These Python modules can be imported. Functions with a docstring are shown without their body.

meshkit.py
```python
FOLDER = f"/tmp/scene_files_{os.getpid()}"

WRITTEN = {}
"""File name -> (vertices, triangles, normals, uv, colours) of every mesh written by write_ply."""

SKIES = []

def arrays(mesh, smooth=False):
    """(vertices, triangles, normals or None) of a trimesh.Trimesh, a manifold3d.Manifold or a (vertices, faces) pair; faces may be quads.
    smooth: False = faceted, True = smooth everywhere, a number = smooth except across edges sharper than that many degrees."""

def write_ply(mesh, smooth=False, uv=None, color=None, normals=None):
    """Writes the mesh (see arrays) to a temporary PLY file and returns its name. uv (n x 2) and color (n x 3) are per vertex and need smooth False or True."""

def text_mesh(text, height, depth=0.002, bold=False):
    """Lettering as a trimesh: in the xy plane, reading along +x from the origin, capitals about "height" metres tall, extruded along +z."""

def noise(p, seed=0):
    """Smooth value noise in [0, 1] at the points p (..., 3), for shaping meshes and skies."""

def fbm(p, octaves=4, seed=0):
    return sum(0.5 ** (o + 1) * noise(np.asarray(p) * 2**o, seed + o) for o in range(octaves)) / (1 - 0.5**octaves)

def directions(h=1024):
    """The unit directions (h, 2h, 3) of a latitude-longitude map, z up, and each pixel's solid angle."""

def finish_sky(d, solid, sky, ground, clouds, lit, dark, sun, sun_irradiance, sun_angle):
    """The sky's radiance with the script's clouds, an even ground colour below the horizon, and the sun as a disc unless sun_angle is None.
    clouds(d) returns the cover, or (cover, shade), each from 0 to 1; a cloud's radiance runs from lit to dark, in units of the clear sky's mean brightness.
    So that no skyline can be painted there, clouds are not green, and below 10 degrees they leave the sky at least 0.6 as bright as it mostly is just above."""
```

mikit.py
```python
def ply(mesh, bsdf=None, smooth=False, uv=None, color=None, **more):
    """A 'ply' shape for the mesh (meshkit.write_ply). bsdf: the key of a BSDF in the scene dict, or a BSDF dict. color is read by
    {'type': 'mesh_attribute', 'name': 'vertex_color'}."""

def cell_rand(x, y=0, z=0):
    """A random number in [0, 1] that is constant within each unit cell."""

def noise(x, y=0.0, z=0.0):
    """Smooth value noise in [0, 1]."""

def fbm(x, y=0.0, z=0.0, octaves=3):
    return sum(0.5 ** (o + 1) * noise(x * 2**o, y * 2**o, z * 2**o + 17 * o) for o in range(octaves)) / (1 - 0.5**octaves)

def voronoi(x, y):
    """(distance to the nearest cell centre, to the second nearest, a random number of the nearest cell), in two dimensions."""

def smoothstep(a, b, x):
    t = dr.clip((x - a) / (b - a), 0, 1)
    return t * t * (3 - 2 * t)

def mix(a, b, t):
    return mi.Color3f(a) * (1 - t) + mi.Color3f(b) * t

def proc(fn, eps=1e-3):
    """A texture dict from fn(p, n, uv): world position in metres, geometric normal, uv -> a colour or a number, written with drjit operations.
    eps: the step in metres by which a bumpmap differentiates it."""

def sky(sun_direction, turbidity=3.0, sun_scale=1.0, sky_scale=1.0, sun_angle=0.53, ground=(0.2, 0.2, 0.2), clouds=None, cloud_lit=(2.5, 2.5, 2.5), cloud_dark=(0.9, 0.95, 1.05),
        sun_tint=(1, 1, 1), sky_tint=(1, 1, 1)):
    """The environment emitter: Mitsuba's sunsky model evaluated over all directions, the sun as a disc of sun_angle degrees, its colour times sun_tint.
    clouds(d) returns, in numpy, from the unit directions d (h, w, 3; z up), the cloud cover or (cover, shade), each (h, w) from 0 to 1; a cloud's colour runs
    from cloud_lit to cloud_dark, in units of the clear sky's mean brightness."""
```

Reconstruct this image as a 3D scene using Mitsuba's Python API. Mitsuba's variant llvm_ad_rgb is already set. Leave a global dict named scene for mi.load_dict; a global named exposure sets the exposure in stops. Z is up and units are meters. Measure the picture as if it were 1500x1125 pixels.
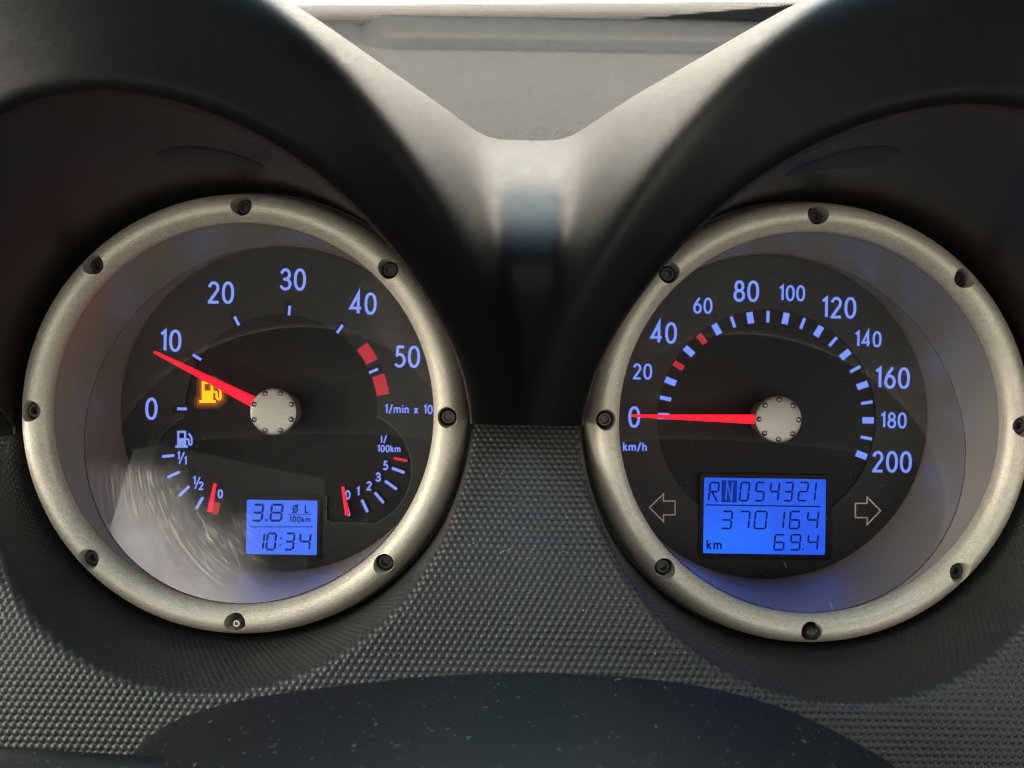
import math, random
import numpy as np, trimesh, manifold3d as m3
import drjit as dr, mitsuba as mi, mikit, meshkit
from mikit import proc, noise, fbm, cell_rand, smoothstep, mix
from shapely.geometry import Polygon, LineString, Point, MultiPolygon, box
from shapely.ops import unary_union
from shapely import affinity
random.seed(7); rng = np.random.default_rng(7)
scene, labels = {}, {}

# ---------------------------------------------------------------- camera, light, exposure
MM = 0.001
D, ROLL, CX, CZ = 240.0, math.radians(.885), -4.4, 10.04      # millimetres; the instrument plane is y = 0
T = mi.ScalarTransform4f
exposure = 0.0
scene['camera'] = {'type': 'thinlens', 'fov': 2*math.degrees(math.atan(150/D)), 'fov_axis': 'x', 'near_clip': .01, 'far_clip': 20.0,
                   'aperture_radius': .0006, 'focus_distance': .252,
                   'to_world': T().look_at(origin=[CX*MM, -D*MM, CZ*MM], target=[CX*MM, 0, CZ*MM], up=[-math.sin(ROLL), 0, math.cos(ROLL)])}

def quad(c, u, v):
    c, u, v = (np.array(q, float) for q in (c, u, v))
    return trimesh.Trimesh([c-u-v, c+u-v, c+u+v, c-u+v], [[0, 1, 2], [0, 2, 3]], process=False)
def lamp(key, c, facing, w, h, rgb, label, weight=1.0, cat='window', up=(0, 0, 1)):
    """a glowing rectangle of w x h metres at c facing the point 'facing'"""
    c = np.array(c, float); n = np.array(facing, float)-c; n /= np.linalg.norm(n)
    u = np.cross(up, n); u /= np.linalg.norm(u); v = np.cross(n, u)
    scene[key] = mikit.ply(quad(c, u*w/2, v*h/2), uv=np.array([[0, 0], [1, 0], [1, 1], [0, 1.]]), bsdf={'type': 'diffuse', 'reflectance': {'type': 'rgb', 'value': .1}},
        emitter={'type': 'area', 'radiance': {'type': 'rgb', 'value': list(rgb)}, 'sampling_weight': float(weight)})
    if cat: labels[key] = {'label': label, 'category': cat}
# the overexposed outdoors beyond the windscreen (seen in the frame at the top), the car's side windows, and unseen fill panels added overhead and behind
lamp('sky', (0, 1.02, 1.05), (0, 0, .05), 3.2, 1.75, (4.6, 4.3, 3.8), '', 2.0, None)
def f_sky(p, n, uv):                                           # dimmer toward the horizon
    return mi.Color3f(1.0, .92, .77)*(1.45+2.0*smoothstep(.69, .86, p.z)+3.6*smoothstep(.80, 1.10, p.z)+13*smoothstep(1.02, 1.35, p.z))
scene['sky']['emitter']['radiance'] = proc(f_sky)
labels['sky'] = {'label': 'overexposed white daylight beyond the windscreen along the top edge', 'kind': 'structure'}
lamp('overhead_fill', (0.01, -.30, 1.0), (0, -.30, 0), .24, 1.6, (5.0, 9.2, 11.6), 'narrow cool glowing panel added above the instruments', 1.0, up=(0, 1, 0))  # unseen cool panel added for the bluish sheen on hood and trim
lamp('side_window', (-.72, -.34, .13), (-.05, 0, -.02), .55, .52, (8.5, 7.8, 6.8), 'bright side window on the left of the driver', 1.5)
lamp('side_window_001', (.85, -.42, .12), (.05, 0, 0), .5, .40, (2.6, 2.45, 2.3), 'side window on the right of the passenger', 1.0)
def f_quarter(p, n, uv):                                       # glow faded and mottled to shape its reflection in the lens
    a = smoothstep(-.42, -.78, p.x+1.1*(p.z-.60))*smoothstep(.80, .58, p.z+.3*(p.x+.63)); m = .4+1.1*fbm(p.x*11, p.y*11, p.z*8)
    return mi.Color3f(3.6, 3.4, 3.25)*a*m
lamp('side_window_002', (-.63, -1.33, .63), (-.1, 0, -.03), .40, .40, (4, 4, 4), 'rear side window behind the driver on the left', .6)
scene['side_window_002']['emitter']['radiance'] = proc(f_quarter)
lamp('rear_fill', (.0, -2.0, -.42), (0, 0, 0), 3.0, 1.1, (2.0, 1.9, 1.7), 'wide glowing fill panel added behind the driver', 1.0)  # unseen panel added as soft fill, set low to stay out of lens reflections

# ---------------------------------------------------------------- materials
def rgb(*v): return {'type': 'rgb', 'value': list(v) if len(v) > 1 else float(v[0])}
def mat(key, d): scene[key] = d; return key
def pr(base, rough, **k):
    d = {'type': 'principled', 'roughness': rough if isinstance(rough, dict) else float(rough)}
    d['base_color'] = base if isinstance(base, dict) else rgb(*base)
    d.update(k); return d
def bump(tex, inner, scale=1.0): return {'type': 'bumpmap', 'arbitrary': tex, 'scale': float(scale), 'bsdf': inner}
def tws(d): return {'type': 'twosided', 'bsdf': d}

def f_grain(p, n, uv):
    return .00003*noise(p.x*3400, p.y*3400, p.z*3400)
def f_hoodcol(p, n, uv):
    d = noise(p.x*2600, p.y*2600, p.z*2600)
    l = fbm(p.x*45, p.y*45, p.z*45)
    return mix((.0045, .0045, .0048), (.0075, .0073, .007), l)+mi.Color3f(.06, .06, .057)*smoothstep(.93, .99, d)
def f_hoodrough(p, n, uv): return .30+.10*fbm(p.x*300, p.y*300, p.z*300)+.16*noise(p.x*2300, p.y*2300, p.z*2300)
mat('m_tunnel', tws(pr((.012, .0085, .008), .42, specular=.38)))
mat('m_hood', tws(bump(proc(f_grain, 1.2e-4), pr(proc(f_hoodcol), proc(f_hoodrough), specular=.10))))
def f_panelcol(p, n, uv):
    dust = smoothstep(.955, .99, noise(p.x*1900, p.y*1900, p.z*1900))*.12
    return mix((.024, .0235, .023), (.037, .036, .035), fbm(p.x*60, p.y*60, p.z*60))+mi.Color3f(1, .97, .92)*dust
def f_fine(p, n, uv): return .00004*fbm(p.x*3000, p.y*3000, p.z*3000, octaves=2)
mat('m_panel', tws(bump(proc(f_fine, 1e-4), pr(proc(f_panelcol), .43, specular=.5))))
def f_metalcol(p, n, uv):
    g = noise(p.x*3300, p.y*3300, p.z*3300)
    return mix((.50, .47, .38), (.64, .60, .49), fbm(p.x*80, p.y*80, p.z*80))*(.75+.55*g)
def f_metalbump(p, n, uv): return .00008*noise(p.x*3000, p.y*3000, p.z*3000)
mat('m_bezel', tws(bump(proc(f_metalbump, 1.2e-4), pr(proc(f_metalcol), .45, metallic=.35, specular=.5))))
mat('m_hub', tws(bump(proc(f_fine, 1e-4), pr((.40, .38, .34), .38, metallic=.7))))
mat('m_wall', tws(pr((.33, .31, .28), .38, metallic=.3, specular=.5)))
mat('m_screw', tws(pr((.015, .015, .016), .32, specular=.5)))
mat('m_steel', tws(pr((.55, .53, .5), .3, metallic=1.0)))
mat('m_dial', tws(pr((.026, .026, .0255), .55, specular=.35)))
mat('m_disc', tws(pr((.0105, .010, .0098), .6, specular=.3)))
mat('m_line', tws(pr((.11, .105, .10), .5)))
mat('m_gasket', tws(pr((.035, .032, .030), .5)))
mat('m_dark', tws(pr((.008, .008, .009), .5)))
mat('m_print', {'type': 'diffuse', 'reflectance': rgb(.05)})
mat('m_cream', tws(pr((.62, .56, .46), .6)))
mat('m_red', tws(pr((.50, .02, .03), .5)))
mat('m_glass', {'type': 'thindielectric', 'int_ior': 1.49})
mat('m_ink', {'type': 'diffuse', 'reflectance': rgb(.004, .006, .03)})
mat('m_lint', tws(pr((.55, .52, .48), .7)))

# ---------------------------------------------------------------- helpers
def unproject(px, py, y):
    """where the ray of a place in the photograph meets the plane y (mm): used to take measurements off the photograph"""
    a, b = px-750, py-562.5
    u, v = a*math.cos(ROLL)+b*math.sin(ROLL), -a*math.sin(ROLL)+b*math.cos(ROLL)
    t = (y+D)/D/5
    return CX+u*t, CZ-v*t
def put(key, mesh, bsdf, smooth=False, emit=None, weight=.02):
    """adds one mesh (mm); a taken key gets the next three-digit number"""
    if isinstance(mesh, (list, tuple)) and not isinstance(mesh[0], np.ndarray): mesh = trimesh.util.concatenate(mesh)
    if hasattr(mesh, 'to_mesh'):
        k = mesh.to_mesh(); mesh = trimesh.Trimesh(k.vert_properties[:, :3], k.tri_verts, process=False)
    v, f = (mesh.vertices, mesh.faces) if hasattr(mesh, 'faces') else mesh
    base, n, k = key, 0, key
    while k in scene: n += 1; k = f'{base}_{n:03d}'
    more = {} if emit is None else {'emitter': {'type': 'area', 'radiance': emit if isinstance(emit, dict) else rgb(*emit), 'sampling_weight': float(weight)}}
    uv = np.asarray(v)[:, [0, 2]]*MM if isinstance(emit, dict) else None
    scene[k] = mikit.ply((np.asarray(v)*MM, np.asarray(f)), bsdf, smooth=smooth, uv=uv, **more)
    return k
def tag(key, label=None, category=None, **k):
    labels[key] = {**({'label': label} if label else {}), **({'category': category} if category else {}), **k}
def slab(poly, yfront, thick):
    """a shape drawn in the x-z plane (mm) as a plate whose face toward the viewer is at yfront"""
    out = []
    for g in getattr(poly, 'geoms', [poly]):
        if g.is_empty or g.area < 1e-6 or g.geom_type != 'Polygon': continue
        m = trimesh.creation.extrude_polygon(g, thick, engine='earcut')
        v = m.vertices; m.vertices = np.c_[v[:, 0], yfront+thick-v[:, 2], v[:, 1]]
        out.append(m)
    return trimesh.util.concatenate(out)
def face(mesh, cx, y0):
    """local (right, up, toward the viewer) -> world"""
    if hasattr(mesh, 'to_mesh'):
        k = mesh.to_mesh(); mesh = trimesh.Trimesh(k.vert_properties[:, :3], k.tri_verts, process=False)
    else: mesh = mesh.copy()
    v = mesh.vertices; mesh.vertices = np.c_[v[:, 0]+cx, y0-v[:, 2], v[:, 1]]
    return mesh
def grid_faces(nu, nv, flip=False):
    i, j = np.meshgrid(np.arange(nu-1), np.arange(nv-1), indexing='ij')
    a = i*nv+j; b = a+nv; c = b+1; d = a+1
    f = np.concatenate([np.stack([a, b, c], -1).reshape(-1, 3), np.stack([a, c, d], -1).reshape(-1, 3)])
    return f[:, ::-1] if flip else f
def tube(points, r, sides=6):
    p = np.asarray(points, float); t = np.gradient(p, axis=0); t /= np.linalg.norm(t, axis=1, keepdims=True)+1e-12
    a = np.cross(t, np.where(np.abs(t[:, 2:]) < .9, [0, 0, 1.], [1., 0, 0])); a /= np.linalg.norm(a, axis=1, keepdims=True)+1e-12
    b = np.cross(t, a); ang = np.arange(sides)*2*np.pi/sides
    v = p[:, None]+np.broadcast_to(r, (len(p),))[:, None, None]*(np.cos(ang)[None, :, None]*a[:, None]+np.sin(ang)[None, :, None]*b[:, None])
    i, j = np.meshgrid(np.arange(len(p)-1), np.arange(sides), indexing='ij')
    q = np.stack([i*sides+j, i*sides+(j+1) % sides, (i+1)*sides+(j+1) % sides, (i+1)*sides+j], -1).reshape(-1, 4)
    return trimesh.Trimesh(v.reshape(-1, 3), np.vstack([q[:, [0, 1, 2]], q[:, [0, 2, 3]]]), process=False)
def sstep(a, b, x):
    t = np.clip((x-a)/(b-a), 0, 1); return t*t*(3-2*t)

# ---------------------------------------------------------------- lettering drawn as strokes (cap height 1)
def arc(cx, cy, rx, ry, a0, a1, n=18, e=2.0):
    t = np.radians(np.linspace(a0, a1, n)); c, s = np.cos(t), np.sin(t)
    return [(cx+rx*math.copysign(abs(x)**(2/e), x), cy+ry*math.copysign(abs(y)**(2/e), y)) for x, y in zip(c, s)]
G = {
 '0': (.42, [arc(.21, .5, .21, .5, 0, 360, 36, 2.25)]),
 '1': (.20, [[(0, .84), (.17, 1), (.17, 0)]]),
 '2': (.42, [arc(.20, .735, .19, .265, 172, -28, 16)+[(.0, .0), (.42, .0)]]),
 '3': (.40, [arc(.175, .755, .175, .245, 155, -90, 16)+[(.13, .51)], [(.13, .51)]+arc(.175, .255, .21, .255, 90, -150, 16)]),
 '4': (.46, [[(.33, 0), (.33, 1), (0, .26), (.46, .26)]]),
 '5': (.40, [[(.37, 1), (.10, 1), (.06, .56)]+arc(.17, .31, .22, .31, 112, -145, 16)]),
 '6': (.42, [arc(.21, .30, .20, .30, 0, 360, 26), [(.30, 1)]+[(.13, .72), (.035, .48), (.01, .30)]]),
 '7': (.38, [[(0, 1), (.38, 1), (.12, 0)]]),
 '8': (.42, [arc(.21, .755, .165, .245, 0, 360, 24), arc(.21, .265, .205, .265, 0, 360, 24)]),
 '9': (.42, [arc(.21, .70, .20, .30, 0, 360, 26), [(.12, 0), (.29, .28), (.385, .52), (.41, .70)]]),
 '/': (.30, [[(0, -.08), (.30, 1.06)]]),
 'l': (.06, [[(.03, 0), (.03, 1)]]),
 'k': (.34, [[(0, 0), (0, 1)], [(.31, .66), (.02, .32)], [(.10, .40), (.34, 0)]]),
 'm': (.64, [[(0, 0), (0, .66)], [(0, .40)]+arc(.16, .44, .16, .20, 180, 0, 10)+[(.32, 0)], [(.32, .40)]+arc(.48, .44, .16, .20, 180, 0, 10)+[(.64, 0)]]),
 'n': (.33, [[(0, 0), (0, .66)], [(0, .40)]+arc(.165, .44, .165, .20, 180, 0, 10)+[(.33, 0)]]),
 'h': (.33, [[(0, 0), (0, 1)], [(0, .40)]+arc(.165, .44, .165, .20, 180, 0, 10)+[(.33, 0)]]),
 'i': (.06, [[(.03, 0), (.03, .66)], [(.03, .86), (.03, .97)]]),
 'x': (.36, [[(0, 0), (.34, .66)], [(0, .66), (.34, 0)]]),
 'L': (.36, [[(0, 1), (0, 0), (.36, 0)]]),
 'O': (.52, [arc(.26, .5, .26, .5, 0, 360, 30), [(-.02, -.08), (.54, 1.08)]]),
 ' ': (.22, []),
}
def lettering(text, h, stroke=.135, gap=.15, anchor='c', slant=0, wide=1.0):
    """shapely shape, capitals h tall over all, centred on the origin"""
    x, parts = 0, []
    for ch in text:
        w, lines = G[ch]
        for ln in lines:
            q = [((x+a*wide), stroke/2+b*(1-stroke)) for a, b in ln]
            parts.append(LineString(q).buffer(stroke/2, cap_style='flat' if ch in '1247Lkmnhxil/5' else 'round', join_style='mitre' if ch in '147L' else 'round', quad_segs=4))
        x += w*wide+stroke+gap
    g = unary_union(parts); w = x-gap-stroke
    g = affinity.translate(g, -w/2, -.5)
    if slant: g = affinity.skew(g, xs=slant)
    return affinity.scale(g, h, h, origin=(0, 0))
def rrect(w, h, r, n=4): return box(-w/2+r, -h/2+r, w/2-r, h/2-r).buffer(r, quad_segs=n)

# ---------------------------------------------------------------- the hood over the two instruments
H = 84.15
from scipy.interpolate import PchipInterpolator, CubicSpline, make_interp_spline
_R = PchipInterpolator(np.radians([-40, -10, 0, 15, 27, 40, 52, 65, 80, 95, 110, 190, 260]), [68.3, 68.3, 68, 67, 66, 65.5, 65.3, 65, 64.8, 64.8, 65, 67, 67])
_S0 = PchipInterpolator(np.radians([-40, 0, 15, 35, 50, 65, 80, 260]), [12, 12, 13.5, 16.5, 20.5, 26, 30, 30])
def rim_radius(th): return _R(th)
def rim_y(zr): return -8-76*np.clip(zr, -5, 200)/65
def one_hood(x, z, side):
    """depth of the outer surface of one arch (side -1 left, 1 right)"""
    th = np.arctan2(z, H-side*x); R = _R(th); s = np.hypot(side*x-H, z)-R; s0 = _S0(th)
    g = np.where(s < 4, 4-np.sqrt(np.maximum(16-(4-np.clip(s, 0, 4))**2, 0)), 0)
    return rim_y(R*np.sin(th))+g+4.26*2.2*np.logaddexp(0, (s-s0)/2.2)+.068*np.maximum(0, s-s0-32.4)**2
def hood_y(x, z):
    bridge = -5-.62*z+1.82*5*np.logaddexp(0, (z-45)/5)+.022*np.maximum(0, z-62)**2+.004*x*x
    k = 7+6.5*sstep(42, 82, z); Y = np.stack([one_hood(x, z, -1), one_hood(x, z, 1), bridge])
    m = Y.min(0); return m-k*np.log(np.exp(-(Y-m)/k).sum(0))
def build_hood(tunnel):
    ths = np.radians(np.linspace(-1.2, 186, 300))
    vs = np.concatenate([np.linspace(0, .06, 7)**1.0, np.linspace(.07, 1, 90)])
    back = np.linspace(1, 0, 24)
    half = []
    for th in ths:
        R = float(rim_radius(th)); c = math.cos(th)
        rmax = min(H/c if c > .02 else 1e9, R+95)
        r = R+.02+vs*(rmax-R-.02)
        # lip samples
        lip = np.linspace(0, min(4, (rmax-R)*.5), 7); r = np.concatenate([R+lip, np.linspace(R+lip[-1], rmax, 91)[1:]])
        x, z = -H+r*c, r*math.sin(th); y = hood_y(x, z)
        yr, Rb = y[0], 68.0
        tb = np.linspace(1, 0, 26)[:-1]                     # the tunnel, from the back to the rim
        rt = R+(Rb-R)*tb; yt = yr+(14-yr)*tb
        half.append(np.c_[np.r_[-H+rt*c, x], np.r_[yt, y], np.r_[rt*math.sin(th), z]])
    P = np.array(half)[:, (slice(0, 27) if tunnel else slice(26, None))]; nu, nv = P.shape[:2]
    f = grid_faces(nu, nv)
    Q = P*[-1, 1, 1]
    if tunnel: return [(P.reshape(-1, 3), f), (Q.reshape(-1, 3), f[:, ::-1])]
    m = trimesh.Trimesh(np.vstack([P.reshape(-1, 3), Q.reshape(-1, 3)]), np.vstack([f, f[:, ::-1]+nu*nv]), process=False)
    m.merge_vertices(digits_vertex=3)
    return m
put('instrument_hood', build_hood(False), 'm_hood', smooth=50)
for m_ in build_hood(True): put('instrument_hood__tunnel', m_, 'm_tunnel', smooth=True)
tag('instrument_hood', 'black soft plastic hood with two arches over the round instruments', 'instrument hood')
# oval blanking plugs in the ceiling of each tunnel
for sx in (-1, 1):
    aa, bb = np.meshgrid(np.linspace(0, 1, 9), np.radians(np.linspace(0, 360, 49)), indexing='ij')
    th = math.radians(88 if sx < 0 else 99)+aa*np.sin(bb)*math.radians(11.5)
    yy = (-31 if sx < 0 else -43)+aa*np.cos(bb)*11.5
    R = np.interp(yy, [-84, 14], [64.8, 68])-.25-np.sqrt(1-np.minimum(aa, 1)**6)*.6
    v = np.stack([sx*H+R*np.cos(th), yy, R*np.sin(th)], -1)
    k = put('instrument_hood__plug', (v.reshape(-1, 3), grid_faces(9, 49, True)), 'm_dark', smooth=True)
    tag(k, 'dark oval plug in the ceiling of the hood over the %s dial' % ('left' if sx < 0 else 'right'))

# ---------------------------------------------------------------- the studded trim panel below
def panel_y(z): return 6+.78*z+.0043*z*z if np.isscalar(z) else 6+.78*np.maximum(z, -90)+.0043*np.maximum(z, -90)**2
zt = np.linspace(-140, 10, 3001); arcl = np.r_[0, np.cumsum(np.hypot(np.diff(zt), np.diff(panel_y(zt))))]
def arc_len(z): return np.interp(z, zt, arcl)
PITCH = 1.98
def studs(u, v, p=PITCH, h=.50, rb=.50):
    """height of a field of domes in staggered rows"""
    rowh = p*.866; best = np.full(np.shape(u), 9.0)
    r0 = np.floor(v/rowh)
    for dj in (0, 1):
        r = r0+dj; off = np.where(np.mod(r, 2) < 1, 0, .5*p)
        uu = np.mod(u-off+p/2, p)-p/2; best = np.minimum(best, np.hypot(uu, v-r*rowh))
    q = np.clip(1-(best/(rb*p))**2, 0, 1)
    return h*q*q*(1.6-.6*q)
def funnel_r(y): return np.interp(y, [-40, -28, -12, 6, 16], [73.0, 71.0, 68.8, 67.6, 67.2])
def edge_r(phi):
    r = np.full(np.shape(phi), 68.0)
    for _ in range(30): r = funnel_r(panel_y(np.minimum(r*np.sin(phi), 2.0)))
    return r
FIL = 2.6
def build_panel():
    xs = np.arange(-186, 182, .30); zs = np.arange(-104, .4, .30)
    X, Z = np.meshgrid(xs, zs, indexing='ij')
    keep = np.ones(X.shape, bool)
    Y = panel_y(Z); sl = .78+.0086*np.maximum(Z, -90)
    for cx in (-H, H):
        ph = np.arctan2(Z, X-cx); r = np.hypot(X-cx, Z); re = edge_r(ph); d = r-re
        Y = Y+np.where(d < FIL, FIL-np.sqrt(np.maximum(FIL**2-(FIL-np.clip(d, 0, FIL))**2, 0)), 0)
        keep &= d > FIL*.45
    h = studs(X, arc_len(Z))
    nn = np.sqrt(1+sl**2)
    V = np.stack([X, Y-h/nn, Z+h*sl/nn], -1)
    f = grid_faces(*X.shape, flip=False)
    f = f[keep.ravel()[f].all(1)]
    used = np.unique(f); mp = np.full(X.size, -1); mp[used] = np.arange(len(used))
    return V.reshape(-1, 3)[used], mp[f]
put('trim_panel', build_panel(), 'm_panel', smooth=True)
tag('trim_panel', 'black studded plastic trim panel between and below the two round instruments', 'trim panel')
def build_funnel(cx):
    phi = np.radians(np.linspace(178.5, 361.5, 900))
    re = edge_r(phi); ye = panel_y(np.minimum(re*np.sin(phi), 2.0))
    rows = []
    for a in np.linspace(0, 1, 16):                    # the rounded edge
        d = FIL*(.62-.62*math.sin(a*math.pi/2)) if a < 1 else 0
        r = re+d; z = r*np.sin(phi)
        y = panel_y(np.minimum(z, 2.0))+FIL-np.sqrt(np.maximum(FIL**2-(FIL-d)**2, 0))+.04
        x = cx+r*np.cos(phi); h = studs(x, arc_len(z))*(1-a*.6)
        rows.append(np.stack([x+h*np.cos(phi)*-.5*a, y-h*(1-.5*a), z-h*np.sin(phi)*.5*a], -1))
    y0 = ye+FIL+.04
    for t in np.linspace(0, 1, 110)[1:]:                 # the wall down to the bezel
        y = y0+(18-y0)*t; r = funnel_r(y)-funnel_r(y0)+re
        h = studs(phi*68, y, p=1.75, h=.27)
        r = r-h
        rows.append(np.stack([cx+r*np.cos(phi), y, r*np.sin(phi)], -1))
    P = np.array(rows)
    return P.reshape(-1, 3), grid_faces(*P.shape[:2], flip=True)
for cx in (-H, H): put('trim_panel__recess', build_funnel(cx), 'm_panel', smooth=True)
# dark backing behind the gap round each bezel
for cx in (-H, H):
    an = np.linspace(0, 2*np.pi, 97); P = np.array([np.c_[cx+r*np.cos(an), np.full(97, y), r*np.sin(an)] for r, y in ((69.5, 13.6), (60, 13.6))])
    put('trim_panel__backing', (P.reshape(-1, 3), grid_faces(2, 97)), 'm_dark')

# ---------------------------------------------------------------- the instruments
BLUE, PALE = (.20, .32, .95), (.24, .34, .90)
HALO = (.006, .014, .13)
REDE = (.60, .015, .035)
YD = 45.7                     # depth of the dial face
def bezel_mesh():
    prof = [(56.7, -5), (56.7, -2.6), (57.0, -1.2), (57.8, -.1), (58.9, .8), (60.2, 1.3), (61.4, 1.35), (62.6, .9), (63.6, 0), (64.5, -1.4), (65.2, -3.1), (65.8, -5.4), (66.3, -8.2), (66.6, -11.5), (66.8, -14.5), (58, -14.5), (58, -5)]
    from scipy.interpolate import CubicSpline
    q = np.array(prof[:15]); s = np.r_[0, np.cumsum(np.hypot(*np.diff(q, axis=0).T))]
    qq = CubicSpline(s, q)(np.linspace(0, s[-1], 48)); poly = np.vstack([qq, prof[15:]])
    if Polygon(poly).exterior.is_ccw is False: poly = poly[::-1]
    m = m3.CrossSection([poly]).revolve(256)
    for k in range(8):
        a = math.radians(45*k); c = (61.0*math.cos(a), 61.0*math.sin(a))
        hole = m3.Manifold.cylinder(14, 2.7, 2.7, 40).translate([c[0], c[1], -11])
        sink = m3.Manifold.cylinder(2.2, 2.7, 3.2, 40).translate([c[0], c[1], -.6])
        m = m-hole-sink
    return m
def screw_mesh():
    head = m3.Manifold.cylinder(4.0, 2.2, 2.2, 28).translate([0, 0, -6.4])+m3.Manifold.cylinder(.4, 2.2, 1.8, 28).translate([0, 0, -2.4])
    cup = m3.Manifold.cylinder(.5, 1.1, 1.45, 28).translate([0, 0, -2.35])
    return head-m3.Manifold.cylinder(2, 1.1, 1.1, 6).translate([0, 0, -3.6])-cup
BEZ, SCR = bezel_mesh(), screw_mesh()
def lens_y(b): return 23.2+b/56.4*19.8
def instrument(key, cx, P, rest):
    put(key+'__bezel', face(BEZ, cx, 0), 'm_bezel', smooth=35)
    for k in range(8):
        if k == 6: continue
        a = math.radians(45*k); m = face(SCR, 0, 0); rot = random.uniform(0, 360)
        m.apply_transform(trimesh.transformations.rotation_matrix(math.radians(rot), [0, 1, 0]))
        m.apply_translation([cx+61.0*math.cos(a), 0, 61.0*math.sin(a)])
        put(key+'__bezel__screw', m, 'm_screw', smooth=30)
    # floor of the screw holes and the silver wall
    an = np.linspace(0, 2*np.pi, 161)
    W = np.array([np.c_[cx+r*np.cos(an), np.full(161, y), r*np.sin(an)] for r, y in ((57.9, 9), (56.75, 9), (56.6, 4.2), (56.5, 20), (56.5, 35), (56.5, YD+1.5))][2:])
    put(key+'__housing', (W.reshape(-1, 3), grid_faces(len(W), 161, True)), 'm_wall', smooth=True)
    F = np.array([np.c_[cx+r*np.cos(an), np.full(161, 10.9), r*np.sin(an)] for r in (66, 57)])
    put(key+'__backing', (F.reshape(-1, 3), grid_faces(2, 161)), 'm_dark')
    # the tilted lens and its seat
    rr = np.linspace(0, 56.35, 12); A, R = np.meshgrid(an, rr, indexing='ij')
    V = np.stack([cx+R*np.cos(A), lens_y(R*np.sin(A)), R*np.sin(A)], -1)
    put(key+'__lens', (V.reshape(-1, 3), grid_faces(161, 12)), 'm_glass', smooth=True)
    put(key+'__lens__gasket', tube(np.c_[cx+56.45*np.cos(an), lens_y(56.45*np.sin(an)), 56.45*np.sin(an)], .11, 6), 'm_gasket', smooth=True)

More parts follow.
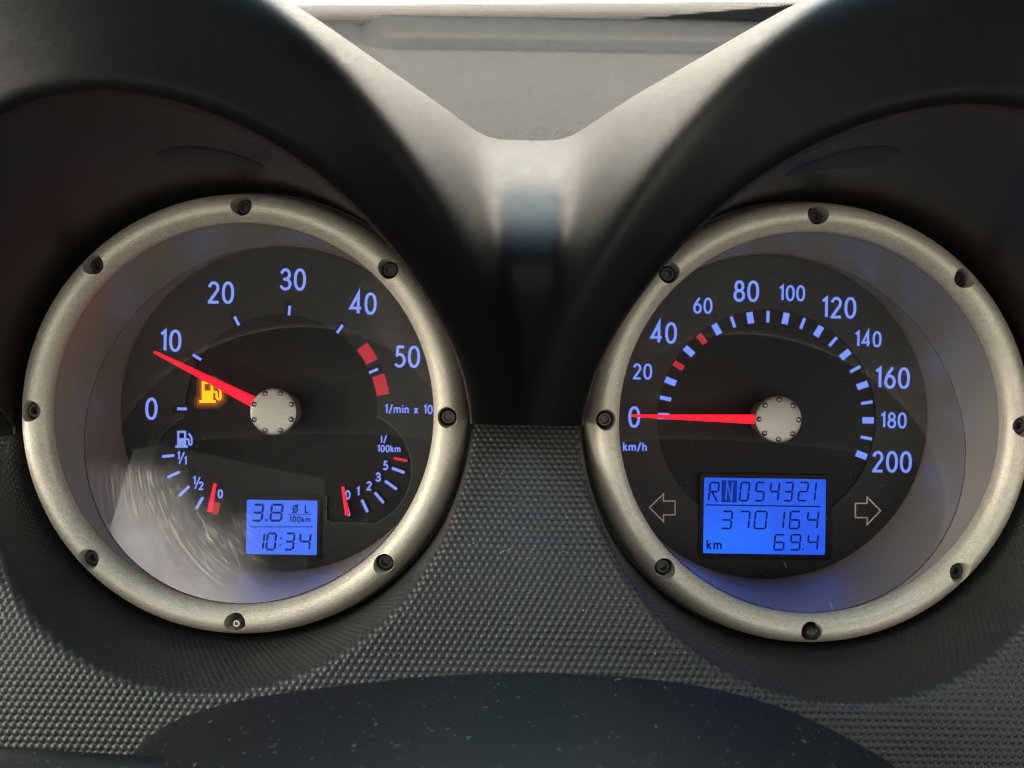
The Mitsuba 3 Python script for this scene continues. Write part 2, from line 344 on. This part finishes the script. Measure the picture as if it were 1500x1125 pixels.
def dialplane(px, py, y=YD): return unproject(px, py, y)
S = (YD+D)/D/5                # millimetres on the dial per pixel of the photograph
def printed(key, name, poly, emit, y=None, halo=True, bsdf='m_print', label=None):
    y = YD if y is None else y
    if halo: 
        hp = poly.buffer(.30, quad_segs=3).difference(poly.buffer(.004))
        if HALOS is not None: HALOS.append(slab(hp, y-.03, .02))
    k = put(f'{key}__dial_face__{name}', slab(poly, y-.08, .07), bsdf, emit=emit)
    if label: tag(k, label)
    return k
def text(key, s, px, py, hpx, emit, name='number', **k):
    x, z = dialplane(px, py)
    g = affinity.translate(lettering(s, hpx*S, **k), x, z)
    return printed(key, name, g, emit)
def bar(p0, p1, wpx, y=YD, cap='flat'):
    return LineString([dialplane(*p0, y), dialplane(*p1, y)]).buffer(wpx*S/2, cap_style=cap, quad_segs=4)
def sector(c, r0, r1, a0, a1, n=24):
    t = np.radians(np.linspace(a0, a1, n)); o = np.c_[c[0]+r1*np.cos(t), c[1]+r1*np.sin(t)]; i = np.c_[c[0]+r0*np.cos(t), c[1]+r0*np.sin(t)]
    return Polygon(np.vstack([o, i[::-1]]))
def polar_bar(c, a, r0, r1, w):
    d = np.array([math.cos(math.radians(a)), math.sin(math.radians(a))]); c = np.array(c)
    return LineString([c+d*r0, c+d*r1]).buffer(w/2, cap_style='flat')
def hub(key, cx_, cz_, r, rot):
    y = 31.2
    prof = [(0, .35), (r*.5, .3), (r*.8, .1), (r-.5, -.05), (r-.12, -.25), (r, -.6), (r, -3.2), (r-1.2, -3.4), (r-1.6, -13), (0, -13)]
    put(key+'__hub', face(m3.CrossSection([np.array(prof)[::-1]]).revolve(72), cx_, y).apply_translation([0, 0, cz_]), 'm_hub', smooth=30)
    for k in range(8):
        a = math.radians(45*k+rot); q = (cx_+r*.845*math.cos(a), cz_+r*.845*math.sin(a))
        s = trimesh.creation.icosphere(2, .62); s.apply_scale([1, .75, 1]); s.apply_translation([q[0], y+.02, q[1]])
        ring = trimesh.creation.torus(.78, .16, major_sections=20, minor_sections=6); v = ring.vertices; ring.vertices = np.c_[v[:, 0]+q[0], y-.02-v[:, 2], v[:, 1]+q[1]]
        put(key+'__hub__rivet', s, 'm_steel', smooth=True)
        put(key+'__hub__rivet_seat', ring, 'm_dark', smooth=True)
def needle(key, name, base, tip, w0, w1, y0, y1, emit, thick=.9, label=None):
    """a wedge from base to tip (x, z, mm), ridged down the middle"""
    b, t = np.array(base), np.array(tip); d = (t-b)/np.linalg.norm(t-b); n = np.array([-d[1], d[0]])
    v = []
    for (c, w, y) in ((b, w0, y0), (t, w1, y1)):
        for o, dy in ((-.5, 0), (-.38, -thick*.8), (.38, -thick*.8), (.5, 0), (.5, .5), (-.5, .5)):
            q = c+n*w*o; v.append([q[0], y+dy, q[1]])
    m = trimesh.convex.convex_hull(np.array(v))
    k = put(f'{key}__{name}', m, 'm_print', emit=emit, weight=.25)
    if label: tag(k, label)
    return k
SEG = {'0': 'abcdef', '1': 'bc', '2': 'abged', '3': 'abgcd', '4': 'fgbc', '5': 'afgcd', '6': 'afgedc', '7': 'abc', '8': 'abcdefg', '9': 'abcdfg', 'R': 'abgfel'}
def seven(ch, x0, x1, z0, z1, t, slant=.10):
    w, h = x1-x0, z1-z0; g = t*.12; m = (z0+z1)/2; out = []
    def hz(z, a, b): return Polygon([(a, z), (a+t/2, z+t/2), (b-t/2, z+t/2), (b, z), (b-t/2, z-t/2), (a+t/2, z-t/2)])
    def vt(x, a, b): return Polygon([(x, a), (x+t/2, a+t/2), (x+t/2, b-t/2), (x, b), (x-t/2, b-t/2), (x-t/2, a+t/2)])
    L, R_, T_, B = x0+t/2, x1-t/2, z1-t/2, z0+t/2
    d = {'a': hz(T_, L+g, R_-g), 'g': hz(m, L+g, R_-g), 'd': hz(B, L+g, R_-g), 'f': vt(L, m+g, T_-g), 'b': vt(R_, m+g, T_-g), 'e': vt(L, B+g, m-g), 'c': vt(R_, B+g, m-g),
         'l': LineString([(L+w*.25, m-t*.4), (R_, z0)]).buffer(t/2, cap_style='flat')}
    p = unary_union([d[c] for c in SEG[ch]])
    return affinity.affine_transform(p, [1, slant, 0, 1, -slant*m, 0])
def frame_rect(q, y=None, r=1.3):
    y = YD-.6 if y is None else y
    (a, b), (c, d) = dialplane(q[0], q[1], y), dialplane(q[2], q[3], y)
    return affinity.translate(rrect(abs(c-a), abs(b-d), r), (a+c)/2, (b+d)/2)
def lcd(key, fr, win, emit_fn, yl):
    """frame and glowing screen; fr and win in pixels of the photograph (x0, y0, x1, y1)"""
    def rect(q, y, r):
        (a, b), (c, d) = dialplane(q[0], q[1], y), dialplane(q[2], q[3], y)
        return affinity.translate(rrect(abs(c-a), abs(b-d), r), (a+c)/2, (b+d)/2)
    f, w = rect(fr, YD-.6, 1.3), rect(win, YD-.2, .6)
    put(key+'__display__frame', slab(f.difference(w), YD-.6, 1.2), 'm_disc')
    put(key+'__display', slab(w.buffer(.02), YD+.25, .2), 'm_print', emit=emit_fn, weight=.6)
    return w
def ink(key, poly, y=YD+.12, name='character'):
    return put(f'{key}__display__{name}', slab(poly, y-.03, .06), 'm_ink', emit=(.004, .013, .11) if name != 'gear_box' else (.008, .03, .25))

def f_glow_left(p, n, uv):                                     # uneven backlight of the displays
    e = .80+.22*smoothstep(-.1105, -.104, p.x)+.12*fbm(p.x*110, p.z*110)
    return mi.Color3f(.050, .162, .95)*e
def f_glow_right(p, n, uv):
    q = dr.exp(-(dr.square((p.x-.072)/.018)+dr.square((p.z+.046)/.012)))
    e = .80+.30*q+.12*fbm(p.x*90, p.z*90)
    return mi.Color3f(.014, .118, .99)*e+mi.Color3f(.0, .03, .0)*q
# ---- tachometer (left)
def tachometer():
    global HALOS
    K, cx = 'tachometer', -H; HALOS = []
    tag(K, 'left round instrument with rev scale to 50, fuel scale and clock display', 'tachometer')
    instrument(K, cx, None, None)
    c = np.array(dialplane(412, 601)); gc = Point(cx, 0)
    inner = Point(*c).buffer(140.5*S, quad_segs=40)
    fans = []
    for (fx, fy, clip) in ((519, 688, (481, 560, 700, 769)), (305, 688, (150, 560, 352, 769))):
        (a, b), (d, e) = dialplane(clip[0], clip[1]), dialplane(clip[2], clip[3])
        fans.append(Point(*dialplane(fx, fy)).buffer(84*S, quad_segs=32).intersection(box(a, e, d, b).buffer(-1).buffer(1)))
    angs = [180.2-31.25*k for k in range(6)]
    slots = [polar_bar(c, a, 136*S, 158*S, 8.5*S).buffer(.25) for a in angs]
    full = gc.buffer(56.35, quad_segs=40)
    ring = full.difference(unary_union([inner]+fans+slots+[frame_rect((354.5, 725.5, 470, 821)).buffer(-.4)]))
    put(K+'__dial_face', slab(ring, YD, .9), 'm_dial')
    put(K+'__dial_face__inner_disc', slab(full.difference(frame_rect((354.5, 725.5, 470, 821)).buffer(-.4)), YD+.9, .6), 'm_disc')
    for f in fans: put(K+'__dial_face__scale_outline', slab(f.boundary.buffer(.10).difference(inner), YD-.04, .1), 'm_line')
    for a in angs: printed(K, 'tick', polar_bar(c, a, 139.5*S, 153.5*S, 3.9*S), PALE, YD+.8)
    for s, x, y in (('0', 222.2, 599), ('10', 250.4, 499.4), ('20', 324, 429), ('30', 429.6, 409.8), ('40', 532, 445), ('50', 596.6, 522.8)):
        text(K, s, x, y, 32.5, PALE, stroke=.125, gap=.09)
    for a0, a1 in ((28.8, 39.2), (9.4, 20.6)):
        k = printed(K, 'redline_band', sector(c, 141.5*S, 160*S, a0, a1), (.50, .018, .035), halo=False); tag(k, 'red band at the top of the rev scale')
    x, z = dialplane(564, 599); g = lettering('1/min x 100', 13.5*S, stroke=.15, gap=.085)
    printed(K, 'unit_lettering', affinity.translate(g, x-g.bounds[0], z), PALE)
    # fuel scale
    for p0, p1 in (((239.6, 668.9), (254, 667.4)), ((247, 699), (261.8, 692.2)), ((263.8, 725.6), (276.6, 713.4)), ((288.8, 744), (296.8, 729.8))):
        printed(K, 'tick', bar(p0, p1, 4.0, cap='round'), PALE)
    for num, x, y in (('1', 266.6, 671), ('2', 289.6, 707.6)):
        a, b = dialplane(x-4.6, y-3.2), dialplane(x+5.4, y+4.2); m_, n_ = dialplane(x-3.4, y+7.8), dialplane(x+3.4, y-7.8)
        g = unary_union([affinity.translate(lettering('1', 12.5*S, stroke=.17), *a), affinity.translate(lettering(num, 12.5*S, stroke=.17), *b), LineString([m_, n_]).buffer(.95*S)])
        printed(K, 'number', g, PALE)
    text(K, '0', 323, 723.6, 13.0, PALE, stroke=.17); 
    k = printed(K, 'empty_mark', bar((318.5, 736), (315, 753.5), 9.5).buffer(-.2).buffer(.2), (.42, .02, .015), halo=False); tag(k, 'red empty mark of the fuel scale')
    def pump(px, py, s, hose=True):
        """the fuel pump symbol: body with window, foot and hose; px, py the body's centre, s the body's height in pixels"""
        q = lambda a, b: dialplane(px+a*s, py+b*s)
        body = Polygon([q(-.26, .40), q(-.26, -.5), q(.26, -.5), q(.26, .40)]).buffer(.05)
        win = Polygon([q(-.15, -.06), q(-.15, -.38), q(.15, -.38), q(.15, -.06)])
        foot = Polygon([q(-.38, .52), q(-.38, .38), q(.38, .38), q(.38, .52)])
        h = LineString([q(.30, -.02), q(.42, .02), q(.44, .28), q(.54, .36), q(.62, .28), q(.60, -.10), q(.46, -.32)]).buffer(.05*s*S, quad_segs=3)
        return unary_union([body.difference(win), foot, h])
    printed(K, 'fuel_symbol', pump(266.5, 643.5, 24), PALE)
    # consumption scale
    k = printed(K, 'tick', bar((578.6, 671.6), (595, 674.9), 4.4, cap='round'), REDE, halo=False); tag(k, 'red tick at the end of the consumption scale')
    for p0, p1 in (((576, 686.5), (591, 691.9)), ((565.6, 705.7), (580, 715.9)), ((550.4, 722.9), (561, 735.5)), ((530.9, 733.7), (537.9, 748.7)), ((506.8, 738), (511.2, 754))):
        printed(K, 'tick', bar(p0, p1, 4.0, cap='round'), PALE)
    for s, x, y in (('5', 565, 682), ('3', 554.4, 699), ('2', 541, 711.8), ('1', 524.6, 719.8), ('0', 509.6, 725)):
        text(K, s, x, y, 13.6, PALE, stroke=.17)
    text(K, 'l/', 562.4, 643.6, 11.5, PALE, name='unit_lettering', stroke=.16, gap=.1); text(K, '100km', 569.8, 657.4, 10.6, PALE, name='unit_lettering', stroke=.165, gap=.09)
    # lit fuel warning
    wl = pump(303, 574.5, 31)
    k = put(K+'__warning_light', slab(wl, YD+.75, .1), 'm_print', emit=(2.4, .70, .010), weight=.15); tag(k, 'lit amber fuel pump warning symbol partly behind the needle')
    put(K+'__warning_light__glow', slab(wl.buffer(.9).difference(wl.buffer(.01)), YD+.82, .05), 'm_print', emit=(.30, .085, .002), weight=.02)
    put(K+'__warning_light__glow', slab(wl.buffer(2.0).difference(wl.buffer(.9)), YD+.84, .03), 'm_print', emit=(.085, .020, .0008), weight=.02)
    # needles and hub
    yn = 33.6; hc = unproject(400, 603.5, 31.2)
    needle(K, 'needle', unproject(388, 597.5, yn), unproject(226, 516, yn), 4.0, .8, yn, yn+.5, (2.2, .004, .04), label='long glowing red needle pointing just below 10')
    yn = YD-2.0
    k1 = needle(K, 'fuel_needle', unproject(315.0, 708.5, yn), unproject(307.0, 750, yn), 1.0, 1.75, yn, yn, (1.0, .01, .05), thick=.5, label='small glowing red needle on the empty end of the fuel scale')
    k2 = needle(K, 'consumption_needle', unproject(502.0, 713, yn), unproject(508.5, 754.5, yn), 1.0, 1.5, yn, yn, (1.0, .01, .05), thick=.5, label='small glowing red needle at 0 of the consumption scale')
    hub(K, hc[0], hc[1], 34.4*(31.2+D)/D/5, 22.5+.9)
    # clock display
    lcd(K, (354.5, 725.5, 470, 821), (361.2, 731.8, 464.4, 813.6), proc(f_glow_left), YD)
    yl = YD+.12
    def R(x0, y0, x1, y1): 
        a, b = dialplane(180+x0/3.125, 610+y1/3.125, yl); c_, d = dialplane(180+x1/3.125, 610+y0/3.125, yl); return a, c_, b, d
    def dig(ch, x0, x1, y0, y1, t=.68): ink(K, seven(ch, *R(x0, y0, x1, y1), t))
    dig('3', 590, 645, 400, 482, .74); dig('8', 674, 734, 400, 482, .74)
    dot = lambda x, y, s=.24: Point(*dialplane(180+x/3.125, 610+y/3.125, yl)).buffer(s, quad_segs=2)
    ink(K, dot(657, 475, .42), name='point')
    dig('1', 630, 650, 532, 614); dig('0', 655, 704, 532, 614); dig('3', 740, 788, 532, 614); dig('4', 806, 862, 532, 614)
    ink(K, unary_union([dot(724, 558, .3), dot(722, 588, .3)]), name='colon')
    def lt(s, x, y, h, **k):
        q = dialplane(180+x/3.125, 610+y/3.125, yl); ink(K, affinity.translate(lettering(s, h/3.125*S, **k), *q))
    lt('O', 790, 424, 38, stroke=.15); lt('L', 843, 424, 38, stroke=.15); lt('100km', 811, 471, 29, stroke=.17, gap=.12)
    for x0, x1, y, w in ((755, 866, 448, .16), (582, 871, 506, .22)):
        ink(K, LineString([dialplane(180+x0/3.125, 610+y/3.125, yl), dialplane(180+x1/3.125, 610+y/3.125, yl)]).buffer(w/2*1.3, cap_style='flat'), name='divider')
    if HALOS: put(K+'__dial_face__light_bleed', trimesh.util.concatenate(HALOS), 'm_print', emit=HALO, weight=.01); tag(K+'__dial_face__light_bleed', kind='stuff')

def speedometer():
    global HALOS
    K, cx = 'speedometer', H; HALOS = []
    tag(K, 'right round instrument with speed scale to 200 and blue mileage display', 'speedometer')
    instrument(K, cx, None, None)
    O = lambda x, y: (880+x/3.0612, 380+y/3.0612)
    c = np.array(dialplane(1122.7, 613.9)); full = Point(cx, 0).buffer(56.35, quad_segs=40)
    inner = Point(*c).buffer(160.5*S, quad_segs=40)
    put(K+'__dial_face', slab(full.difference(inner.union(frame_rect((1025, 693.5, 1217.5, 821)).buffer(-.4))), YD, .9), 'm_dial')
    put(K+'__dial_face__inner_disc', slab(full.difference(frame_rect((1025, 693.5, 1217.5, 821)).buffer(-.4)), YD+.9, .6), 'm_disc')
    for k in range(21):
        a = 179.3-9.957*k
        major = k % 2 == 0; red = k in (3, 5)
        w = 9.0 if (major or red) else 4.2
        if k == 1: w = 5.6
        kk = printed(K, 'tick', polar_bar(c, a, 142*S, 158.5*S, w*S), (.45, .015, .03) if red else BLUE, YD+.85, halo=not red)
        if red: tag(kk, 'red speed mark at %d' % (10*k))
    for s, x, y, h in (('0', 150, 707, 31.5), ('20', 187, 503, 23.5), ('40', 282, 330, 31.5), ('60', 457, 208, 23.5), ('80', 652, 143, 31.5), ('100', 857, 152, 23.5), ('120', 1067, 217, 31.5),
                       ('140', 1198, 358, 23.5), ('160', 1307, 532, 31.5), ('180', 1312, 722, 23.5), ('200', 1305, 908, 31.5)):
        text(K, s, *O(x, y), h, BLUE, stroke=.125 if h > 30 else .13, gap=.10)
    text(K, 'km/h', *O(153, 840), 14.0, BLUE, name='unit_lettering', stroke=.155, gap=.09)
    q = lambda x, y: dialplane(900+x/3.1915, 640+y/3.1915)
    for pts, side in (([(160, 330), (232, 260), (232, 297), (286, 297), (286, 367), (232, 367), (232, 403)], 'left'), ([(1247, 345), (1178, 275), (1178, 308), (1123, 308), (1123, 380), (1178, 380), (1178, 417)], 'right')):
        g = Polygon([q(*p) for p in pts]); g = g.buffer(.02).difference(g.buffer(-.44, join_style='mitre'))
        k = put(K+'__dial_face__turn_arrow', slab(g, YD-.08, .1), 'm_cream'); tag(k, f'cream outlined {side} turn arrow')
    yn = 33.6
    needle(K, 'needle', unproject(1112, 614.6, yn), unproject(925, 609.2, yn), 3.3, .8, yn, yn+.4, (2.2, .004, .03), label='long glowing red needle pointing at 0')
    hc = unproject(1140.7, 614.5, 31.2); hub(K, hc[0], hc[1], 34.2*(31.2+D)/D/5, 0)
    lcd(K, (1025, 693.5, 1217.5, 821), (1031, 699.3, 1209, 813.5), proc(f_glow_right), YD)
    yl = YD+.12
    def R(x0, y0, x1, y1):
        a, b = dialplane(900+x0/3.1915, 640+y1/3.1915, yl); c_, d = dialplane(900+x1/3.1915, 640+y0/3.1915, yl); return a, c_, b, d
    def dig(ch, x0, x1, y0, y1, t=.58): ink(K, seven(ch, *R(x0, y0, x1, y1), t, .09))
    for ch, x0, x1 in (('R', 440, 490), ('0', 584, 632), ('5', 656, 704), ('4', 724, 772), ('3', 790, 836), ('2', 858, 907), ('1', 918, 944)): dig(ch, x0, x1, 210, 302)
    a, b, c_, d = R(500, 204, 573, 305); t = .36
    N = unary_union([LineString([(a+1.5, c_+.7), (a+1.9, d-.7), (b-1.9, c_+.7), (b-1.5, d-.7)]).buffer(.28, cap_style='flat', join_style='mitre')])
    ink(K, box(a, c_, b, d).difference(N), name='gear_box')
    for ch, x0, x1 in (('3', 498, 552), ('7', 580, 634), ('0', 652, 714), ('1', 770, 796), ('6', 816, 870), ('4', 898, 955)): dig(ch, x0, x1, 345, 432)
    for ch, x0, x1 in (('6', 744, 797), ('9', 820, 872), ('4', 900, 954)): dig(ch, x0, x1, 454, 532)
    qq = lambda x, y: dialplane(900+x/3.1915, 640+y/3.1915, yl)
    ink(K, Point(*qq(881, 527)).buffer(.3, quad_segs=2), name='point')
    ink(K, LineString([qq(428, 318), qq(962, 326)]).buffer(.2, cap_style='flat'), name='divider')
    ink(K, affinity.translate(lettering('km', 50/3.1915*S, stroke=.15, gap=.14), *qq(466, 504)), name='lettering')
    if HALOS: put(K+'__dial_face__light_bleed', trimesh.util.concatenate(HALOS), 'm_print', emit=HALO, weight=.01); tag(K+'__dial_face__light_bleed', kind='stuff')
HALOS = None
tachometer(); speedometer()
# the odd fittings in the two lowest bezel holes
pin = face(m3.Manifold.cylinder(5, .95, .95, 24)-m3.Manifold.cylinder(6, .55, .55, 24).translate([0, 0, 2.5]), -H+.3, -.2); pin.apply_translation([0, 4.6, -61.2])
k = put('tachometer__bezel__reset_pin', pin, 'm_steel', smooth=30); tag(k, 'bare metal reset pin in the lowest bezel hole')
knob = m3.CrossSection([np.array([(0, 1.6), (1.3, 1.5), (1.75, 1.2), (1.95, .6), (2.0, -8), (0, -8)])[::-1]]).revolve(36)
knob = face(knob, H+.2, 0); knob.apply_translation([0, 0, -61.4])
k = put('speedometer__bezel__reset_knob', knob, 'm_screw', smooth=35); tag(k, 'black rubber reset knob in the lowest bezel hole')
k = put('tachometer__bezel__stain', trimesh.creation.icosphere(2, .55).apply_scale([1.4, .4, .8]).apply_translation([-H+18.6, -.95, -58.4]), 'm_dark', smooth=True); tag(k, 'small rusty spot low on the bezel')

# scratches in the left lens, with haze painted in where window glare falls
def f_scr(p, n, uv):
    a, b = p.x*1000+H, p.z*1000
    dx, dz = a-22, b+2; r = dr.sqrt(dx*dx+dz*dz); t = dr.atan2(dz, dx)
    s1 = noise(r*3.6, t*6); s2 = noise(r*7.5+9, t*9); s3 = noise((a+b*.6)*3.2, (b-a*.6)*.22+30)
    st = smoothstep(.72, .95, s1)*.8+smoothstep(.70, .95, s2)*.55+smoothstep(.74, .95, s3)*.5
    m = smoothstep(25, 38, -.55*a-.85*b+9*(noise(a*.12, b*.12)-.5))*smoothstep(-14, -21, b)*smoothstep(8, -6, a)
    return dr.clip((.14+.55*st)*m*.85+.015*st, 0, .85)
mat('m_scratch', {'type': 'mask', 'opacity': proc(f_scr), 'bsdf': tws(pr((.80, .76, .74), .38, metallic=.3, specular=.5))})
an = np.linspace(0, 2*np.pi, 161); A, R_ = np.meshgrid(an, np.linspace(0, 56.2, 12), indexing='ij')
put('tachometer__lens__scratched_film', (np.stack([-H+R_*np.cos(A), lens_y(R_*np.sin(A))-.2, R_*np.sin(A)], -1).reshape(-1, 3), grid_faces(161, 12)), 'm_scratch', smooth=True)
tag('tachometer__lens__scratched_film', 'scratched film with window glare painted in as haze low on the left of the clear lens')

# ---------------------------------------------------------------- dashboard top and windscreen
def dash():
    xs = np.linspace(-420, 420, 281); ys = np.r_[np.linspace(60, 440, 60), np.linspace(443, 562, 70)]
    X, Y = np.meshgrid(xs, ys, indexing='ij')
    Z = 70+.606*(Y-100)+12*sstep(522, 560, Y)
    # an oval recess along the far edge: signed distance to a stadium
    x0, yc, hw = -150+46, 548, 44
    dx = np.maximum(x0-X, 0); d = np.hypot(dx*1.0, Y-yc)-hw
    Z = Z+8*sstep(8, -14, d)-2.2*np.exp(-((d-9)/3.5)**2)
    return np.stack([X, Y, Z], -1).reshape(-1, 3), grid_faces(*X.shape)
def f_dashcol(p, n, uv):
    return mix((.010, .0112, .013), (.016, .0172, .019), fbm(p.x*40, p.y*40, p.z*40))*(.75+.5*noise(p.x*700, p.y*700, p.z*700))
def f_dashbump(p, n, uv):
    u, v = p.x/.0034, p.y/.0050
    return .00030*(.5+.25*dr.cos(6.2832*(u+.5*v))+.25*dr.cos(6.2832*(u-.5*v)))
def f_dashrough(p, n, uv):
    u, v = p.x/.0034, p.y/.0050
    return .56+.16*smoothstep(-.5, 1.2, dr.cos(6.2832*(u+.5*v))+dr.cos(6.2832*(u-.5*v)))*(.7+.6*noise(p.x*300, p.y*300, 0))
mat('m_dash', tws(bump(proc(f_dashbump, 3e-4), pr(proc(f_dashcol), proc(f_dashrough), specular=.07))))
put('dashboard_top', dash(), 'm_dash', smooth=True)
tag('dashboard_top', 'grey grained dashboard top with an oval recess behind the hood', 'dashboard')
def f_frit(p, n, uv):
    x, hgt = p.x*1000, (p.z*1000-GLASS_FOOT)/.785                     # across and up the glass, in millimetres
    pt = 3.3; row = dr.floor(hgt/(pt*.8)); u = x/pt+.5*(row-2*dr.floor(row/2)); fu = u-dr.floor(u)-.5; fv = hgt/(pt*.8)-row-.5
    d = dr.sqrt(fu*fu+fv*fv*.64)
    top = 22+(x+250)*.022
    den = smoothstep(top, top-16, hgt)
    dots = dr.select(d < .385+.12*den, 1., 0.)
    solid = dr.select(hgt < 3+(x+10)*.10, 1., 0.)
    return dr.select(hgt > top, 0., dr.maximum(dots, solid))
GLASS_FOOT = 70+.633*475-12
mat('m_frit', {'type': 'mask', 'opacity': proc(f_frit), 'bsdf': tws(pr((.02, .02, .02), .6))})
def screen_sheet(y0, off, top):
    # leaning glass: rises and comes toward the viewer
    z0 = 70+.633*(y0-100)-12
    a, b = (-520, 520); dy, dz = -.62, .785
    p = lambda x, s: [x, y0+dy*s+off, z0+dz*s]
    v = np.array([p(a, 0), p(b, 0), p(b, top), p(a, top)]); return v, np.array([[0, 1, 2], [0, 2, 3]])
put('windscreen', screen_sheet(575, 0, 420), 'm_glass')
tag('windscreen', 'clear sloping windscreen glass with a dotted black lower border', 'windscreen')
put('windscreen__dotted_border', screen_sheet(575, -1.5, 60), 'm_frit')

# ---------------------------------------------------------------- steering column shroud and stalk in front
def shroud():
    out = np.array([(195, 1140), (205, 1100), (225, 1072), (260, 1047), (350, 1017), (450, 1000), (560, 987), (650, 979), (780, 975), (900, 980), (1000, 991), (1100, 1013), (1180, 1043), (1250, 1079), (1300, 1112), (1318, 1140)])
    e = np.array([unproject(x, y, -48) for x, y in out])
    xs = np.linspace(e[0, 0]-2, e[-1, 0]+2, 160)
    from scipy.interpolate import PchipInterpolator
    zt = PchipInterpolator(e[:, 0], e[:, 1])(np.clip(xs, e[0, 0], e[-1, 0]))
    zt = zt-np.maximum(e[0, 0]-xs, 0)*8-np.maximum(xs-e[-1, 0], 0)*8
    rows = []
    for a in np.radians(np.linspace(-10, 90, 16)):          # rounded far edge
        rows.append(np.c_[xs, np.full_like(xs, -54+7*math.cos(a)), zt-7+7*math.sin(a)])
    for t in np.linspace(0, 1, 40)[1:]:
        y = -54-t*120; dish = -6*t-10*t*t
        rows.append(np.c_[xs, np.full_like(xs, y), zt+dish+3.0*np.exp(-((xs+45)/22)**2)*sstep(.1, .6, t)])
    P = np.array(rows); return P.reshape(-1, 3), grid_faces(*P.shape[:2])
def f_shroudcol(p, n, uv):
    s = noise(p.x*1900, p.y*1900, p.z*1900); b = noise(p.x*1100+5, p.y*1100, p.z*1100)
    return mi.Color3f(.013, .0132, .0138)+mi.Color3f(.20, .2, .2)*smoothstep(.93, .98, s)+mi.Color3f(.10, .1, .105)*smoothstep(.88, .95, b)
mat('m_shroud', tws(bump(proc(f_fine, 1e-4), pr(proc(f_shroudcol), .58, specular=.22))))
put('steering_column_shroud', shroud(), 'm_shroud', smooth=60)
tag('steering_column_shroud', 'dusty dark steering column shroud rising in front of the trim panel', 'column shroud')
def stalk():
    a, b = np.array(unproject(-40, 1128, -75)), np.array(unproject(285, 1139, -75))
    t = np.linspace(0, 1, 30); p = np.c_[a[0]+(b[0]-a[0])*t, np.full(30, -75.), a[1]+(b[1]-a[1])*t]
    r = 4.6-1.2*t; r[-4:] *= [.95, .85, .65, .2]
    return tube(p, r, 24)
put('indicator_stalk', stalk(), 'm_shroud', smooth=60)
tag('indicator_stalk', 'dark blurred indicator stalk at the lower left corner', 'stalk')

# lint on the trim panel
def lint(px, py, pts, r, label, yfix=None):
    x, z = unproject(px, py, -10 if yfix is None else yfix); P = []
    for a, b in pts:
        xx, zz = x+a, z+b
        P.append([xx, float(panel_y(zz))-.9, zz])
    from scipy.interpolate import make_interp_spline
    P = np.array(P); sp = make_interp_spline(np.linspace(0, 1, len(P)), P, k=3)(np.linspace(0, 1, 40))
    if yfix is not None: sp = np.c_[sp[:, 0], np.full(40, yfix), sp[:, 2]]
    k = put('lint_fibre', tube(sp, r, 5), 'm_lint', smooth=True); tag(k, label, 'lint')

lint(1160, 1042, [(-4.5, -2.5), (-4, 1), (-2, 2.2), (-.5, 1.2), (1.5, 1.8), (3.5, 1.2), (4.2, -1.2)], .055, 'pale curled lint fibre below the right instrument')
lint(1480, 1000, [(-1, -1.2), (-1.3, .8), (.4, 1.5), (1.4, .2), (.2, -1.3), (-.8, -.4)], .05, 'tiny ring of lint near the right edge')
lint(740, 800, [(-1.4, -.6), (-.3, .1), (.6, .2), (1.5, .9)], .045, 'short pale hair on the panel between the instruments')
# dust specks caught between the studs
def dust(n):
    out = []
    for _ in range(n):
        x, z = rng.uniform(-170, 165), -abs(rng.normal(0, 34))-4
        if min(math.hypot(x-H, z), math.hypot(x+H, z)) < 74 or z < -95: continue
        m = trimesh.creation.icosphere(0, rng.uniform(.06, .17)); m.apply_scale([rng.uniform(.6, 2), .6, rng.uniform(.6, 1.4)])
        m.apply_translation([x, float(panel_y(z))-.45, z]); out.append(m)
    return trimesh.util.concatenate(out)
put('dust', dust(420), 'm_lint')
tag('dust', 'pale dust specks scattered over the studded panel', 'dust', kind='stuff')

lint(1150, 828, [(-.5, 1.2), (-.1, .5), (.25, -.2), (.3, -.9)], .10, 'short white hair on the right dial below its display', YD-.3)
lint(1218, 887, [(-.7, .8), (-.1, .1), (.1, -.4), (.3, -1.1)], .07, 'pale forked speck of lint low inside the right bezel', 3.0)
def lens_dust(cx, n):
    out = []
    for _ in range(n):
        a, r = rng.uniform(0, 2*math.pi), 55*math.sqrt(rng.uniform()); x, z = r*math.cos(a), r*math.sin(a)
        m = trimesh.creation.icosphere(0, rng.uniform(.035, .11)); m.apply_translation([cx+x, lens_y(z)-.12, z]); out.append(m)
    return trimesh.util.concatenate(out)
for key, cx in (('tachometer', -H), ('speedometer', H)):
    put(key+'__lens__dust', lens_dust(cx, 150), 'm_lint'); tag(key+'__lens__dust', kind='stuff')
